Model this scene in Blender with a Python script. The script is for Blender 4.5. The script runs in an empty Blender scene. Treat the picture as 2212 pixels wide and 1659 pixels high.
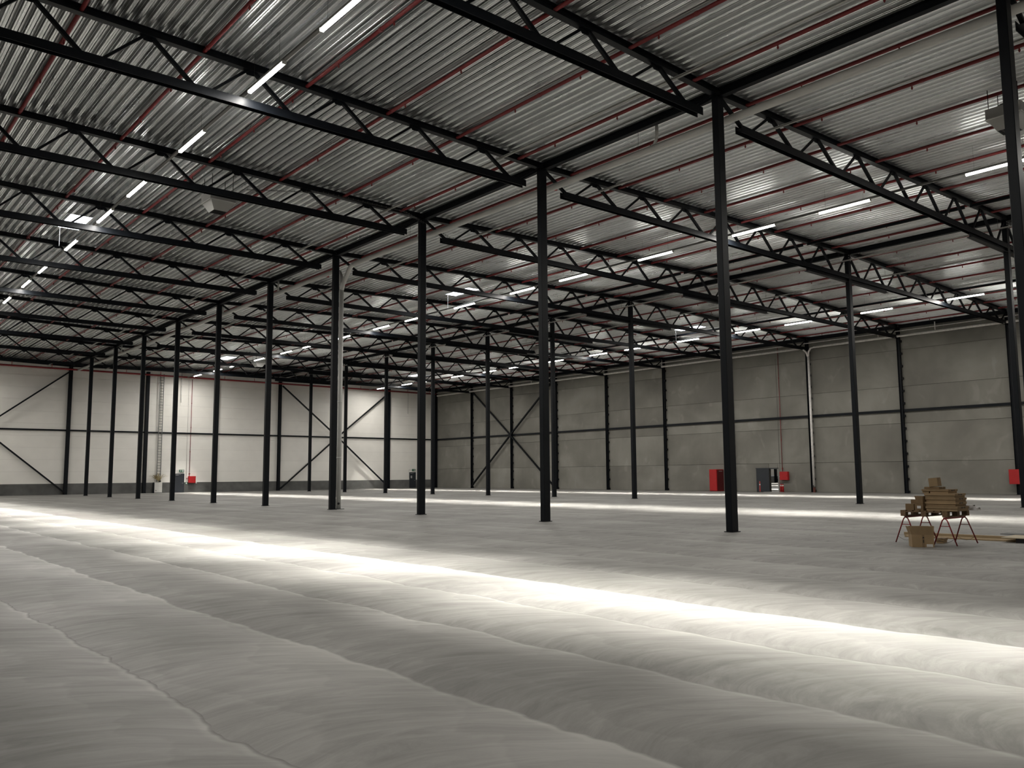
import bpy, math, random
from mathutils import Vector, Matrix
random.seed(7)
scene = bpy.context.scene
col = scene.collection

# ------------------------------------------------------------------ camera, world, exposure
F_PX, YAW, PITCH, ROLL, CAM_Z = 1812.77, -0.702794, 0.107476, -0.0073205, 1.6995
fw = Vector((-math.sin(YAW) * math.cos(PITCH), math.cos(YAW) * math.cos(PITCH), math.sin(PITCH)))
rt = Vector((math.cos(YAW), math.sin(YAW), 0.0))
up = rt.cross(fw)
r2 = rt * math.cos(ROLL) + up * math.sin(ROLL)
u2 = -rt * math.sin(ROLL) + up * math.cos(ROLL)
cam_data = bpy.data.cameras.new('camera')
cam_data.sensor_fit = 'HORIZONTAL'
cam_data.sensor_width = 36.0
cam_data.lens = 36.0 * F_PX / 2212.0
cam_data.clip_start, cam_data.clip_end = 0.05, 400
cam = bpy.data.objects.new('camera', cam_data)
col.objects.link(cam)
cam.matrix_world = Matrix(((r2.x, u2.x, -fw.x, 0), (r2.y, u2.y, -fw.y, 0), (r2.z, u2.z, -fw.z, CAM_Z), (0, 0, 0, 1)))
scene.camera = cam

world = bpy.data.worlds.new('dusk_sky')
scene.world = world
world.use_nodes = True
world.node_tree.nodes['Background'].inputs['Color'].default_value = (0.62, 0.74, 1.0, 1)
world.node_tree.nodes['Background'].inputs['Strength'].default_value = 0.6

vs = scene.view_settings
vs.view_transform = 'Standard'
vs.look = 'None'
vs.gamma = 1.0
vs.use_curve_mapping = False
vs.exposure = 0.8
LAMP_WATT = 68.0         # narrow downward beam of one LED strip
LAMP_SPREAD = 31.0       # beam angle, degrees
LAMP_WIDE = 172.0        # wide light of the same strip
LAMP_GLOW = 15.0         # radiance of the diffuser
SKY_GLOW = 9.0
cy = scene.cycles
cy.max_bounces, cy.diffuse_bounces, cy.glossy_bounces, cy.transmission_bounces = 5, 4, 2, 2
cy.caustics_reflective = cy.caustics_refractive = False
cy.sample_clamp_indirect = 6.0
cy.adaptive_threshold = 0.045

# ------------------------------------------------------------------ key dimensions (metres)
XA, XB, XW, Y0, YF, D = 20.762, 43.655, 66.500, 14.686, 94.686, 8.0
P = (XB - XA) / 8
XZ = XA - 8 * P
ZV, ZR = 13.17, 13.71          # underside of the top chord at valley / ridge rows
HC = 0.22                      # top chord height
BC0, BC1 = 12.29, 12.53        # bottom chord
XL, YB = -2.35, -1.9           # left wall and wall behind the camera
XWF, YFF = 66.68, 94.88        # inner faces of right and far wall
ZTOP = 13.95

def YY(i):
    return Y0 + D * i

def ztc(x):
    """underside of the roof chords: ridge at XZ and XB, valley at XA and XW"""
    if x < XA:
        t = (XA - x) / (XA - XZ)
    elif x < XB:
        t = (x - XA) / (XB - XA)
    else:
        t = 1 - (x - XB) / (XW - XB)
    return ZV + (ZR - ZV) * t

# ------------------------------------------------------------------ materials
def new_mat(name):
    m = bpy.data.materials.new(name)
    m.use_nodes = True
    nt = m.node_tree
    return m, nt, nt.nodes, nt.links, nt.nodes['Principled BSDF']

def simple(name, rgb, rough=0.5, metal=0.0, spec=0.5, var=0.0, scale=3.0, bump=0.0, stretch=(1, 1, 1), rand=0.0):
    m, nt, N, L, b = new_mat(name)
    b.inputs['Roughness'].default_value = rough
    b.inputs['Metallic'].default_value = metal
    b.inputs['Specular IOR Level'].default_value = spec
    b.inputs['Base Color'].default_value = (*rgb, 1)
    if var or bump or rand:
        tc = N.new('ShaderNodeNewGeometry')
        mp = N.new('ShaderNodeVectorMath'); mp.operation = 'MULTIPLY'
        mp.inputs[1].default_value = stretch
        L.new(tc.outputs['Position'], mp.inputs[0])
        nz = N.new('ShaderNodeTexNoise')
        nz.inputs['Scale'].default_value = scale
        nz.inputs['Detail'].default_value = 2
        L.new(mp.outputs[0], nz.inputs['Vector'])
        mr = N.new('ShaderNodeMapRange')
        mr.inputs['From Min'].default_value = 0.25
        mr.inputs['From Max'].default_value = 0.75
        mr.inputs['To Min'].default_value = 1 - var
        mr.inputs['To Max'].default_value = 1 + var
        L.new(nz.outputs[0], mr.inputs[0])
        fac = mr.outputs[0]
        if rand:
            oi = N.new('ShaderNodeObjectInfo')
            r = N.new('ShaderNodeMapRange')
            r.inputs['To Min'].default_value = 1 - rand
            r.inputs['To Max'].default_value = 1 + rand
            L.new(oi.outputs['Random'], r.inputs[0])
            mu = N.new('ShaderNodeMath'); mu.operation = 'MULTIPLY'
            L.new(fac, mu.inputs[0]); L.new(r.outputs[0], mu.inputs[1])
            fac = mu.outputs[0]
        vm = N.new('ShaderNodeVectorMath'); vm.operation = 'SCALE'
        vm.inputs[0].default_value = rgb
        L.new(fac, vm.inputs['Scale'])
        L.new(vm.outputs[0], b.inputs['Base Color'])
        if bump:
            bp = N.new('ShaderNodeBump')
            bp.inputs['Strength'].default_value = bump
            bp.inputs['Distance'].default_value = 0.02
            L.new(nz.outputs[0], bp.inputs['Height'])
            L.new(bp.outputs[0], b.inputs['Normal'])
    return m

def emit(name, rgb, strength):
    m, nt, N, L, b = new_mat(name)
    b.inputs['Base Color'].default_value = (0.8, 0.8, 0.8, 1)
    b.inputs['Emission Color'].default_value = (*rgb, 1)
    b.inputs['Emission Strength'].default_value = strength
    return m

class NB:
    """small node builder for scalar maths"""
    def __init__(s, N, L):
        s.N, s.L = N, L
    def put(s, sock, v):
        if isinstance(v, (int, float)):
            sock.default_value = v
        elif isinstance(v, tuple):
            sock.default_value = v
        else:
            s.L.new(v, sock)
    def m(s, op, a, b=0.0, c=0.0):
        n = s.N.new('ShaderNodeMath'); n.operation = op
        s.put(n.inputs[0], a); s.put(n.inputs[1], b); s.put(n.inputs[2], c)
        return n.outputs[0]
    def noise(s, vec, scale, detail=4, rough=0.55, dist=0.0):
        n = s.N.new('ShaderNodeTexNoise')
        n.inputs['Scale'].default_value = scale
        n.inputs['Detail'].default_value = detail
        n.inputs['Roughness'].default_value = rough
        n.inputs['Distortion'].default_value = dist
        s.L.new(vec, n.inputs['Vector'])
        return n.outputs[0]
    def vec(s, x, y, z=0.0):
        n = s.N.new('ShaderNodeCombineXYZ')
        s.put(n.inputs[0], x); s.put(n.inputs[1], y); s.put(n.inputs[2], z)
        return n.outputs[0]
    def rng(s, v, a, b, c, d, smooth=False):
        n = s.N.new('ShaderNodeMapRange')
        n.interpolation_type = 'SMOOTHSTEP' if smooth else 'LINEAR'
        s.put(n.inputs['Value'], v)
        for k, q in zip(('From Min', 'From Max', 'To Min', 'To Max'), (a, b, c, d)):
            n.inputs[k].default_value = q
        return n.outputs[0]
    def ramp(s, v, stops):
        n = s.N.new('ShaderNodeValToRGB')
        e = n.color_ramp.elements
        while len(e) < len(stops):
            e.new(0.5)
        for k, (p, c) in zip(e, stops):
            k.position = p; k.color = (*c, 1)
        s.put(n.inputs[0], v)
        return n.outputs[0]

def floor_material():
    m, nt, N, L, b = new_mat('power_trowelled_concrete')
    B = NB(N, L)
    g = N.new('ShaderNodeNewGeometry')
    sp = N.new('ShaderNodeSeparateXYZ')
    L.new(g.outputs['Position'], sp.inputs[0])
    x, y = sp.outputs[0], sp.outputs[1]
    pos = B.vec(x, y)
    # long trowel passes along Y with scalloped edges about 1.7 m apart
    n1 = B.noise(B.vec(B.m('MULTIPLY', x, 0.3), y), 0.5, 4, 0.6)
    n2 = B.noise(B.vec(x, B.m('ADD', y, 57.0)), 0.26, 3)
    u = B.m('DIVIDE', B.m('ADD', B.m('SUBTRACT', x, 2.32), B.m('MULTIPLY', B.m('SUBTRACT', n1, 0.5), 0.62)), 1.7)
    saw = B.m('FRACT', u)
    edge = B.m('MULTIPLY', B.m('POWER', saw, 2.2), B.rng(saw, 0.975, 1.0, 1.0, 0.0, True))
    lip = B.m('MULTIPLY', B.rng(saw, 0.94, 0.975, 0.0, 1.0, True), B.rng(saw, 0.975, 0.995, 1.0, 0.0, True))
    mask = B.m('MULTIPLY', B.rng(n2, 0.35, 0.62, 0.55, 1.0, True), B.rng(x, 9.0, 13.0, 1.0, 0.35, True))
    # a second, finer set of passes
    saw2 = B.m('FRACT', B.m('DIVIDE', B.m('ADD', x, B.m('MULTIPLY', B.m('SUBTRACT', n2, n1), 2.2)), 0.93))
    saw2 = B.m('MULTIPLY', B.m('POWER', saw2, 1.6), B.rng(saw2, 0.94, 1.0, 1.0, 0.0, True))
    # swirling arcs of the blades
    arc = B.m('POWER', B.m('SUBTRACT', saw, 0.35), 2.0)
    ay = B.m('ADD', y, B.m('MULTIPLY', arc, 1.5))
    swirl = B.noise(B.vec(B.m('MULTIPLY', x, 0.75), B.m('MULTIPLY', ay, 3.4)), 1.2, 6, 0.72, 0.7)
    v = B.m('ADD', B.m('MULTIPLY', B.m('MULTIPLY', edge, mask), 0.37), B.m('MULTIPLY', B.m('MULTIPLY', saw2, mask), 0.09))
    tone = B.m('MULTIPLY', B.m('SINE', B.m('ADD', B.m('MULTIPLY', B.m('FLOOR', u), 3.900), 2.150)), mask)
    v = B.m('ADD', v, B.m('MULTIPLY', tone, 0.11))
    v = B.m('ADD', v, B.m('MULTIPLY', n2, 0.70))
    v = B.m('ADD', v, B.m('MULTIPLY', B.m('SUBTRACT', swirl, 0.5), 0.80))
    v = B.m('ADD', v, B.m('MULTIPLY', B.m('MULTIPLY', lip, mask), 0.14))
    c = B.ramp(v, [(0.06, (0.118, 0.115, 0.107)), (0.40, (0.225, 0.220, 0.206)), (0.65, (0.315, 0.308, 0.290)), (0.95, (0.44, 0.432, 0.408))])
    L.new(c, b.inputs['Base Color'])
    L.new(B.rng(v, 0.2, 0.9, 0.62, 0.48), b.inputs['Roughness'])
    b.inputs['Specular IOR Level'].default_value = 0.35
    return m

def concrete_wall_material():
    m, nt, N, L, b = new_mat('precast_concrete')
    B = NB(N, L)
    g = N.new('ShaderNodeNewGeometry')
    sp = N.new('ShaderNodeSeparateXYZ')
    L.new(g.outputs['Position'], sp.inputs[0])
    h = B.m('ADD', sp.outputs[0], sp.outputs[1])
    z = sp.outputs[2]
    oi = N.new('ShaderNodeObjectInfo')
    rnd = oi.outputs['Random']
    cloud = B.noise(B.vec(h, z, B.m('MULTIPLY', rnd, 40.0)), 0.22, 4, 0.52, 0.35)
    streak = B.noise(B.vec(B.m('MULTIPLY', h, 1.6), B.m('MULTIPLY', z, 0.2), rnd), 1.0, 3)
    blot = B.rng(B.noise(B.vec(h, B.m('MULTIPLY', z, 0.7), 9.0), 0.8, 3, 0.5, 0.6), 0.60, 0.72, 0.0, 1.0, True)
    v = B.m('ADD', B.m('MULTIPLY', cloud, 0.95), B.m('MULTIPLY', streak, 0.10))
    v = B.m('ADD', v, B.m('MULTIPLY', blot, 0.12))
    v = B.m('ADD', v, B.m('MULTIPLY', B.m('SUBTRACT', rnd, 0.5), 0.10))
    c = B.ramp(v, [(0.25, (0.145, 0.140, 0.123)), (0.5, (0.208, 0.201, 0.177)), (0.78, (0.30, 0.292, 0.262))])
    L.new(c, b.inputs['Base Color'])
    b.inputs['Roughness'].default_value = 0.8
    b.inputs['Specular IOR Level'].default_value = 0.25
    return m

def deck_material():
    m, nt, N, L, b = new_mat('galvanised_deck')
    B = NB(N, L)
    g = N.new('ShaderNodeNewGeometry')
    sp = N.new('ShaderNodeSeparateXYZ')
    L.new(g.outputs['Position'], sp.inputs[0])
    x, y = sp.outputs[0], sp.outputs[1]
    n1 = B.noise(B.vec(B.m('MULTIPLY', x, 7.0), B.m('MULTIPLY', y, 0.35)), 1.0, 3, 0.6)
    n2 = B.noise(B.vec(x, y), 6.0, 1)
    v = B.m('ADD', B.m('MULTIPLY', n1, 0.7), B.m('MULTIPLY', n2, 0.3))
    c = B.ramp(v, [(0.25, (0.80, 0.82, 0.84)), (0.70, (0.98, 0.99, 0.99))])
    L.new(c, b.inputs['Base Color'])
    b.inputs['Metallic'].default_value = 0.95
    L.new(B.rng(n1, 0.3, 0.7, 0.25, 0.38), b.inputs['Roughness'])
    return m

M = {
    'floor': floor_material(),
    'concrete': concrete_wall_material(),
    'deck': deck_material(),
    'steel': simple('anthracite_steel', (0.0045, 0.006, 0.0085), 0.45, 0.0, 0.17, 0.15, 1.5),
    'white_panel': simple('white_sandwich_panel', (0.90, 0.875, 0.82), 0.42, 0, 0.4, 0.03, 0.8, rand=0.015),
    'plinth': simple('grey_plinth_concrete', (0.135, 0.135, 0.13), 0.8, 0, 0.25, 0.28, 0.9, rand=0.08),
    'dark_gap': simple('joint_sealant', (0.06, 0.057, 0.05), 0.9, 0, 0.1),
    'white_gap': simple('panel_joint', (0.42, 0.40, 0.37), 0.8, 0, 0.2),
    'red_pipe': simple('red_pipe_paint', (0.20, 0.018, 0.020), 0.40, 0, 0.5, 0.12, 2.0),
    'red_box': simple('red_cabinet_paint', (0.42, 0.012, 0.014), 0.38, 0, 0.5, 0.06, 2.0),
    'red_dull': simple('worn_red_tube_paint', (0.23, 0.022, 0.024), 0.5, 0, 0.4, 0.25, 20.0),
    'grey_pipe': simple('grey_plastic_pipe', (0.64, 0.64, 0.615), 0.45, 0, 0.4, 0.06, 1.0),
    'white_pipe': simple('white_insulated_pipe', (0.80, 0.77, 0.74), 0.5, 0, 0.4, 0.15, 6.0),
    'ladder': simple('dark_galvanised_ladder', (0.13, 0.13, 0.125), 0.5, 0.2),
    'tray': simple('galvanised_tray', (0.50, 0.50, 0.48), 0.45, 0.3, 0.5, 0.08, 4.0),
    'rail_grey': simple('dark_grey_trunking', (0.17, 0.17, 0.165), 0.5),
    'wire': simple('dark_wire', (0.05, 0.05, 0.05), 0.5),
    'zinc': simple('zinc_plated', (0.62, 0.62, 0.62), 0.35, 0.7),
    'lamp_body': simple('white_lamp_housing', (0.72, 0.72, 0.70), 0.4),
    'lamp': emit('led_diffuser', (1.0, 0.965, 0.90), LAMP_GLOW),
    'skypane': emit('opal_skylight_pane', (0.90, 0.95, 1.0), SKY_GLOW),
    'curb': simple('white_skylight_curb', (0.80, 0.82, 0.84), 0.5),
    'heater': simple('light_grey_sheet_metal', (0.40, 0.40, 0.385), 0.45, 0.1, 0.5, 0.04, 2.0),
    'black': simple('black_plastic', (0.012, 0.012, 0.013), 0.5),
    'door': simple('dark_grey_door', (0.022, 0.026, 0.033), 0.45, 0, 0.5, 0.1, 1.0),
    'locker': simple('pale_grey_locker', (0.62, 0.61, 0.58), 0.45, 0, 0.4, 0.03, 2.0),
    'green': simple('exit_sign_green', (0.02, 0.12, 0.065), 0.5),
    'white': simple('white_paint', (0.78, 0.78, 0.75), 0.5),
    'straw': simple('dry_straw_leaf', (0.46, 0.38, 0.22), 0.7, 0, 0.2, 0.25, 9.0),
    'carton': simple('brown_cardboard', (0.29, 0.205, 0.118), 0.8, 0, 0.2, 0.10, 5.0, rand=0.20),
    'carton_dark': simple('dark_cardboard', (0.20, 0.135, 0.075), 0.8, 0, 0.2, 0.10, 5.0, rand=0.08),
    'tape': simple('packing_tape', (0.22, 0.145, 0.075), 0.35, 0, 0.5),
    'print': simple('black_print', (0.03, 0.026, 0.022), 0.8),
    'paper': simple('white_paper_label', (0.66, 0.65, 0.63), 0.7),
    'flatpack': simple('white_printed_carton', (0.78, 0.76, 0.76), 0.6, 0, 0.3, 0.08, 9.0),
    'pallet': simple('weathered_pallet_wood', (0.16, 0.105, 0.062), 0.8, 0, 0.2, 0.30, 6.0, stretch=(1, 6, 4), rand=0.12),
    'plank': simple('sawn_timber', (0.36, 0.265, 0.155), 0.75, 0, 0.2, 0.18, 5.0, stretch=(6, 0.7, 3), rand=0.10),
    'ply': simple('pale_plywood', (0.52, 0.45, 0.33), 0.7, 0, 0.2, 0.08, 4.0, stretch=(3, 1, 1)),
    'annex_wall': simple('annex_panel', (0.70, 0.68, 0.64), 0.5),
}

# ------------------------------------------------------------------ mesh helpers
class MB:
    def __init__(s):
        s.v, s.f = [], []
    def box(s, x0, x1, y0, y1, z0, z1):
        n = len(s.v)
        s.v += [(x0, y0, z0), (x1, y0, z0), (x1, y1, z0), (x0, y1, z0), (x0, y0, z1), (x1, y0, z1), (x1, y1, z1), (x0, y1, z1)]
        s.f += [tuple(n + k for k in q) for q in ((0, 3, 2, 1), (4, 5, 6, 7), (0, 1, 5, 4), (1, 2, 6, 5), (2, 3, 7, 6), (3, 0, 4, 7))]
        return s
    def bar(s, p, q, w, h, up=(0, 0, 1)):
        """rectangular bar from p to q, w across, h along up"""
        p, q = Vector(p), Vector(q)
        d = (q - p).normalized()
        u = Vector(up)
        if abs(d.dot(u)) > 0.99:
            u = Vector((0, 1, 0))
        a = d.cross(u).normalized()
        u = a.cross(d).normalized()
        n = len(s.v)
        for c in (p, q):
            for i, j in ((-1, -1), (1, -1), (1, 1), (-1, 1)):
                s.v.append(tuple(c + a * (i * w / 2) + u * (j * h / 2)))
        s.f += [tuple(n + k for k in t) for t in ((3, 2, 1, 0), (4, 5, 6, 7), (0, 1, 5, 4), (1, 2, 6, 5), (2, 3, 7, 6), (3, 0, 4, 7))]
        return s
    def tube(s, pts, r, n=10, caps=True):
        pts = [Vector(p) for p in pts]
        rings = []
        prev = None
        for i, p in enumerate(pts):
            if i == 0:
                d = pts[1] - p
            elif i == len(pts) - 1:
                d = p - pts[i - 1]
            else:
                d = (pts[i + 1] - p).normalized() + (p - pts[i - 1]).normalized()
            d = d.normalized()
            if prev is None:
                a = d.orthogonal().normalized()
            else:
                a = (prev - d * prev.dot(d)).normalized()
            prev = a
            bb = d.cross(a)
            rr = r[i] if isinstance(r, (list, tuple)) else r
            base = len(s.v)
            for k in range(n):
                t = 2 * math.pi * k / n
                s.v.append(tuple(p + a * (rr * math.cos(t)) + bb * (rr * math.sin(t))))
            rings.append(base)
        for a0, b0 in zip(rings, rings[1:]):
            for k in range(n):
                s.f.append((a0 + k, a0 + (k + 1) % n, b0 + (k + 1) % n, b0 + k))
        if caps:
            s.f.append(tuple(rings[0] + k for k in reversed(range(n))))
            s.f.append(tuple(rings[-1] + k for k in range(n)))
        return s
    def prism(s, poly, axis, a0, a1, off=None):
        """extrude a 2-D polygon along axis ('X','Y','Z'); off(a) gives a (du, dv) shift"""
        n = len(s.v); k = len(poly)
        for a in (a0, a1):
            du, dv = off(a) if off else (0, 0)
            for (u, v) in poly:
                u += du; v += dv
                s.v.append({'X': (a, u, v), 'Y': (u, a, v), 'Z': (u, v, a)}[axis])
        for i in range(k):
            s.f.append((n + i, n + (i + 1) % k, n + k + (i + 1) % k, n + k + i))
        s.f.append(tuple(n + i for i in reversed(range(k))))
        s.f.append(tuple(n + k + i for i in range(k)))
        return s
    def quad(s, a, b, c, d):
        n = len(s.v)
        s.v += [tuple(a), tuple(b), tuple(c), tuple(d)]
        s.f.append((n, n + 1, n + 2, n + 3))
        return s
    def mesh(s, name, mat, smooth=False):
        me = bpy.data.meshes.new(name)
        me.from_pydata(s.v, [], s.f)
        me.materials.append(M[mat] if isinstance(mat, str) else mat)
        if smooth:
            for p in me.polygons:
                p.use_smooth = len(p.vertices) == 4
        me.update()
        return me

def hpoly(h, b, tf, tw, flat=False):
    """H profile outline as (u, v): v is along the height h; flat turns it on its side"""
    o = [(-b / 2, -h / 2), (b / 2, -h / 2), (b / 2, -h / 2 + tf), (tw / 2, -h / 2 + tf), (tw / 2, h / 2 - tf), (b / 2, h / 2 - tf),
         (b / 2, h / 2), (-b / 2, h / 2), (-b / 2, h / 2 - tf), (-tw / 2, h / 2 - tf), (-tw / 2, -h / 2 + tf), (-b / 2, -h / 2 + tf)]
    return [(v, -u) for u, v in o] if flat else o

def put(name, me, parent=None, loc=(0, 0, 0), rot=(0, 0, 0)):
    o = bpy.data.objects.new(name, me)
    col.objects.link(o)
    o.location = loc
    o.rotation_euler = rot
    if parent:
        o.parent = parent
    return o

def tag(o, label=None, cat=None, group=None, kind=None):
    if label: o['label'] = label
    if cat: o['category'] = cat
    if group: o['group'] = group
    if kind: o['kind'] = kind
    return o

def thing(name, loc, label, cat, group=None, rot=(0, 0, 0)):
    o = put(name, None, None, loc, rot)
    return tag(o, label, cat, group)

def struct(name, me, label=None):
    o = put(name, me)
    o['kind'] = 'structure'
    if label: o['label'] = label
    return o

ORD = ['first', 'second', 'third', 'fourth', 'fifth', 'sixth', 'seventh', 'eighth', 'ninth', 'tenth', 'eleventh', 'twelfth',
       'thirteenth', 'fourteenth', 'fifteenth', 'sixteenth', 'seventeenth', 'eighteenth', 'nineteenth', 'twentieth',
       'twenty-first', 'twenty-second', 'twenty-third', 'twenty-fourth']

# ------------------------------------------------------------------ the shell
struct('floor', MB().quad((XL - .3, YB - .3, 0), (XWF + .5, YB - .3, 0), (XWF + .5, YFF + .5, 0), (XL - .3, YFF + .5, 0)).mesh('floor', 'floor'),
       'pale trowelled concrete floor with long scalloped passes')

SKY = [(9.17, 42.65), (32.65, 43.5), (55.7, 42.9), (32.5, 83.2), (56.0, 83.9)]
SKW, SKL = 1.08, 2.55

def build_deck():
    mb = MB()
    pitch = 0.3
    n = int(math.ceil((XWF + 0.4 - XL) / pitch))
    cuts = sorted({YB - .1, YFF + .2} | {cy + s * SKL / 2 for cx, cy in SKY for s in (-1, 1)} | {YY(i) for i in range(-2, 11)})
    for k in range(n):
        x0 = XL + k * pitch
        xm = x0 + pitch / 2
        holes = [(cy - SKL / 2, cy + SKL / 2) for cx, cy in SKY if abs(xm - cx) < SKW / 2]
        z = ztc(min(xm, XW)) + HC
        hh = 0.19
        prof = [(x0, z), (x0 + .035, z), (x0 + .05, z + .018), (x0 + .065, z), (x0 + .10, z), (x0 + .12, z + hh * .42), (x0 + .13, z + hh * .5),
                (x0 + .147, z + hh), (x0 + .185, z + hh), (x0 + .20, z + hh - .02), (x0 + .215, z + hh), (x0 + .253, z + hh), (x0 + .27, z + hh * .5), (x0 + .28, z + hh * .42), (x0 + .30, ztc(min(xm + pitch, XW)) + HC)]
        seg = [cuts[0]]
        segs = []
        for a, b in zip(cuts, cuts[1:]):
            if any(a >= h0 - 1e-4 and b <= h1 + 1e-4 for h0, h1 in holes):
                continue
            segs.append((a, b))
        # merge neighbouring lengths
        merged = []
        for a, b in segs:
            if merged and abs(merged[-1][1] - a) < 1e-6:
                merged[-1][1] = b
            else:
                merged.append([a, b])
        for a, b in merged:
            for (xa, za), (xb, zb) in zip(prof, prof[1:]):
                mb.quad((xa, a, za), (xa, b, za), (xb, b, zb), (xb, a, zb))
    return mb.mesh('roof_deck', 'deck')

struct('ceiling', build_deck(), 'galvanised corrugated steel roof deck')

# far wall: white sandwich panels above a grey concrete plinth
BAY = (XB - XA) / 3
wf = struct('wall_far', MB().box(XL - .3, XWF + .5, YFF + .06, YFF + .26, 0, ZTOP + .2).mesh('wall_core', 'white_gap'),
            'white horizontal sandwich panels above a grey plinth')
pan = MB().box(0.004, BAY - 0.004, 0, .08, 0.0, 1.2).mesh('wall_panel', 'white_panel')
pan_l = MB().box(0.004, BAY - 0.004, 0, .08, 0.0, .62).mesh('wall_panel', 'white_panel')
plm = MB().box(0.004, BAY - 0.004, 0, .12, 0, 1.105).mesh('plinth_panel', 'plinth')
DOORS_FAR = [(31.62, 32.66), (62.30, 63.26)]
for j in range(-3, 7):
    x0 = XA + j * BAY
    if x0 > XWF: break
    put('plinth_panel', plm, wf, (x0, YFF - .02, 0))
    for k in range(10):
        z0 = 1.115 + 1.207 * k
        put('wall_panel', pan if k < 10 else pan_l, wf, (x0, YFF, z0))
    put('wall_panel', pan_l, wf, (x0, YFF, 1.115 + 12.07))

# right wall: precast concrete panels between the steel columns
wr = struct('wall_right', MB().box(XWF + .10, XWF + .3, YB - .3, 42.13, 0, ZTOP).box(XWF + .10, XWF + .3, 43.03, YFF + .3, 0, ZTOP)
            .box(XWF + .10, XWF + .3, 42.13, 43.03, 2.04, ZTOP).mesh('wall_core', 'dark_gap'), 'grey precast concrete panel wall')
ROWS = [0.0, 2.51, 5.52, 8.46, 11.40, 13.75]
pmesh = {}
def cpanel(L, z0, z1):
    key = (round(L, 3), round(z1 - z0, 3))
    if key not in pmesh:
        mb = MB()
        c = .02
        # chamfered face
        y0, y1, h = .006, L - .006, z1 - z0 - .012
        mb.box(.02, .12, y0, y1, 0, h)
        mb.v += [(0, y0 + c, c), (0, y1 - c, c), (0, y1 - c, h - c), (0, y0 + c, h - c)]
        f = len(mb.v) - 4
        b0 = f - 8
        mb.f = [q for q in mb.f if q != (b0 + 3, b0 + 0, b0 + 4, b0 + 7)]
        mb.f += [(f, f + 3, f + 2, f + 1), (b0, b0 + 4, f + 3, f), (b0 + 4, b0 + 7, f + 2, f + 3), (b0 + 7, b0 + 3, f + 1, f + 2), (b0 + 3, b0, f, f + 1)]
        pmesh[key] = mb.mesh('concrete_panel', 'concrete')
    return pmesh[key]
for i in range(-2, 10):
    ya, yb = YY(i), YY(i + 1)
    if i == -2: ya = YB - .2
    if i == 9: yb = YFF
    for r in range(5):
        z0, z1 = ROWS[r], ROWS[r + 1]
        if i == 3 and r == 0:
            put('concrete_panel', cpanel(42.13 - ya, z0, z1), wr, (XWF, ya, z0))
            put('concrete_panel', cpanel(yb - 43.03, z0, z1), wr, (XWF, 43.03, z0))
            put('concrete_panel', cpanel(.9, 2.04, z1), wr, (XWF, 42.13, 2.04))
        else:
            put('concrete_panel', cpanel(yb - ya, z0, z1), wr, (XWF, ya, z0))

struct('wall_left', MB().box(XL - .25, XL, YB - .3, YFF + .3, 0, ZTOP).mesh('wall_left', 'concrete'), 'grey concrete wall beside the camera')
struct('wall_back', MB().box(XL - .25, XWF + .3, YB - .25, YB, 0, ZTOP).mesh('wall_back', 'white_panel'), 'white panel wall behind the camera')

# hall next door, seen through the open doorway
AX1 = 128.2
struct('floor_2', MB().quad((XWF + .3, 36, 0.0), (AX1 + .3, 36, 0), (AX1 + .3, 99, 0), (XWF + .3, 99, 0)).mesh('annex_floor', 'floor'), 'floor of the hall next door')
w2 = struct('wall_annex', MB().box(AX1, AX1 + .2, 36, 99, 1.12, 13.8).mesh('annex_wall', 'annex_wall'), 'white wall of the hall next door')
put('plinth_panel', MB().box(AX1 - .02, AX1 + .2, 36, 99, 0, 1.11).mesh('annex_plinth', 'plinth'), w2)
struct('ceiling_annex', MB().quad((XWF + .3, 36, 13.6), (XWF + .3, 99, 13.6), (AX1 + .3, 99, 13.6), (AX1 + .3, 36, 13.6)).mesh('annex_ceiling', 'deck'), 'roof deck of the hall next door')
struct('wall_annex_side', MB().box(XWF + .3, AX1, 35.8, 36, 0, 13.6).box(XWF + .3, AX1, 99, 99.2, 0, 13.6).mesh('annex_side', 'annex_wall'), 'side walls of the hall next door')

# ------------------------------------------------------------------ interior columns
CX, CY = .305, .22
shaft_cache = {}
def column(x, y, ztop, label, group, bolts=False):
    t = thing('steel_column', (x, y, 0), label, 'column', group)
    key = round(ztop, 3)
    if key not in shaft_cache:
        c = .012
        poly = [(-CX / 2 + c, -CY / 2), (CX / 2 - c, -CY / 2), (CX / 2, -CY / 2 + c), (CX / 2, CY / 2 - c), (CX / 2 - c, CY / 2), (-CX / 2 + c, CY / 2), (-CX / 2, CY / 2 - c), (-CX / 2, -CY / 2 + c)]
        shaft_cache[key] = (MB().prism(poly, 'Z', .0, ztop - .02).mesh('shaft', 'steel'),
                            MB().box(-.19, .19, -.15, .15, 0, .022).mesh('base_plate', 'steel'),
                            MB().box(-.22, .22, -.13, .13, ztop - .02, ztop).mesh('cap_plate', 'steel'))
    a, b, c = shaft_cache[key]
    put('shaft', a, t); put('base_plate', b, t); put('cap_plate', c, t)
    if bolts:
        bm = bolt_mesh
        for sx in (-.09, .09):
            for dz in (.10, .24, .38):
                put('bolt', bm, t, (sx, -CY / 2 - .012, ztop - dz))
    return t
bolt_mesh = MB().tube([(0, -.012, 0), (0, .012, 0)], .022, 6).mesh('bolt', 'zinc')
for i in range(-1, 10):
    n = i + 1
    lab = ('dark steel column at right picture edge, nearest of all' if n == 0 else
           f'dark steel column, {ORD[n - 1]} from the right edge column in the front row' if n > 1 else
           'dark steel column right of centre, thickest one standing fully in view')
    if i == 3: lab = 'dark steel column with a grey rainwater downpipe running down beside it'
    column(XA, YY(i), ZV, lab, 'columns of the front row')
for i in range(0, 10):
    lab = f'dark steel column, {ORD[i]} from the right in the second row' if i else 'dark steel column cut by right picture edge, second row'
    column(XB, YY(i), ZR, lab, 'columns of the second row', bolts=True)

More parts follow.
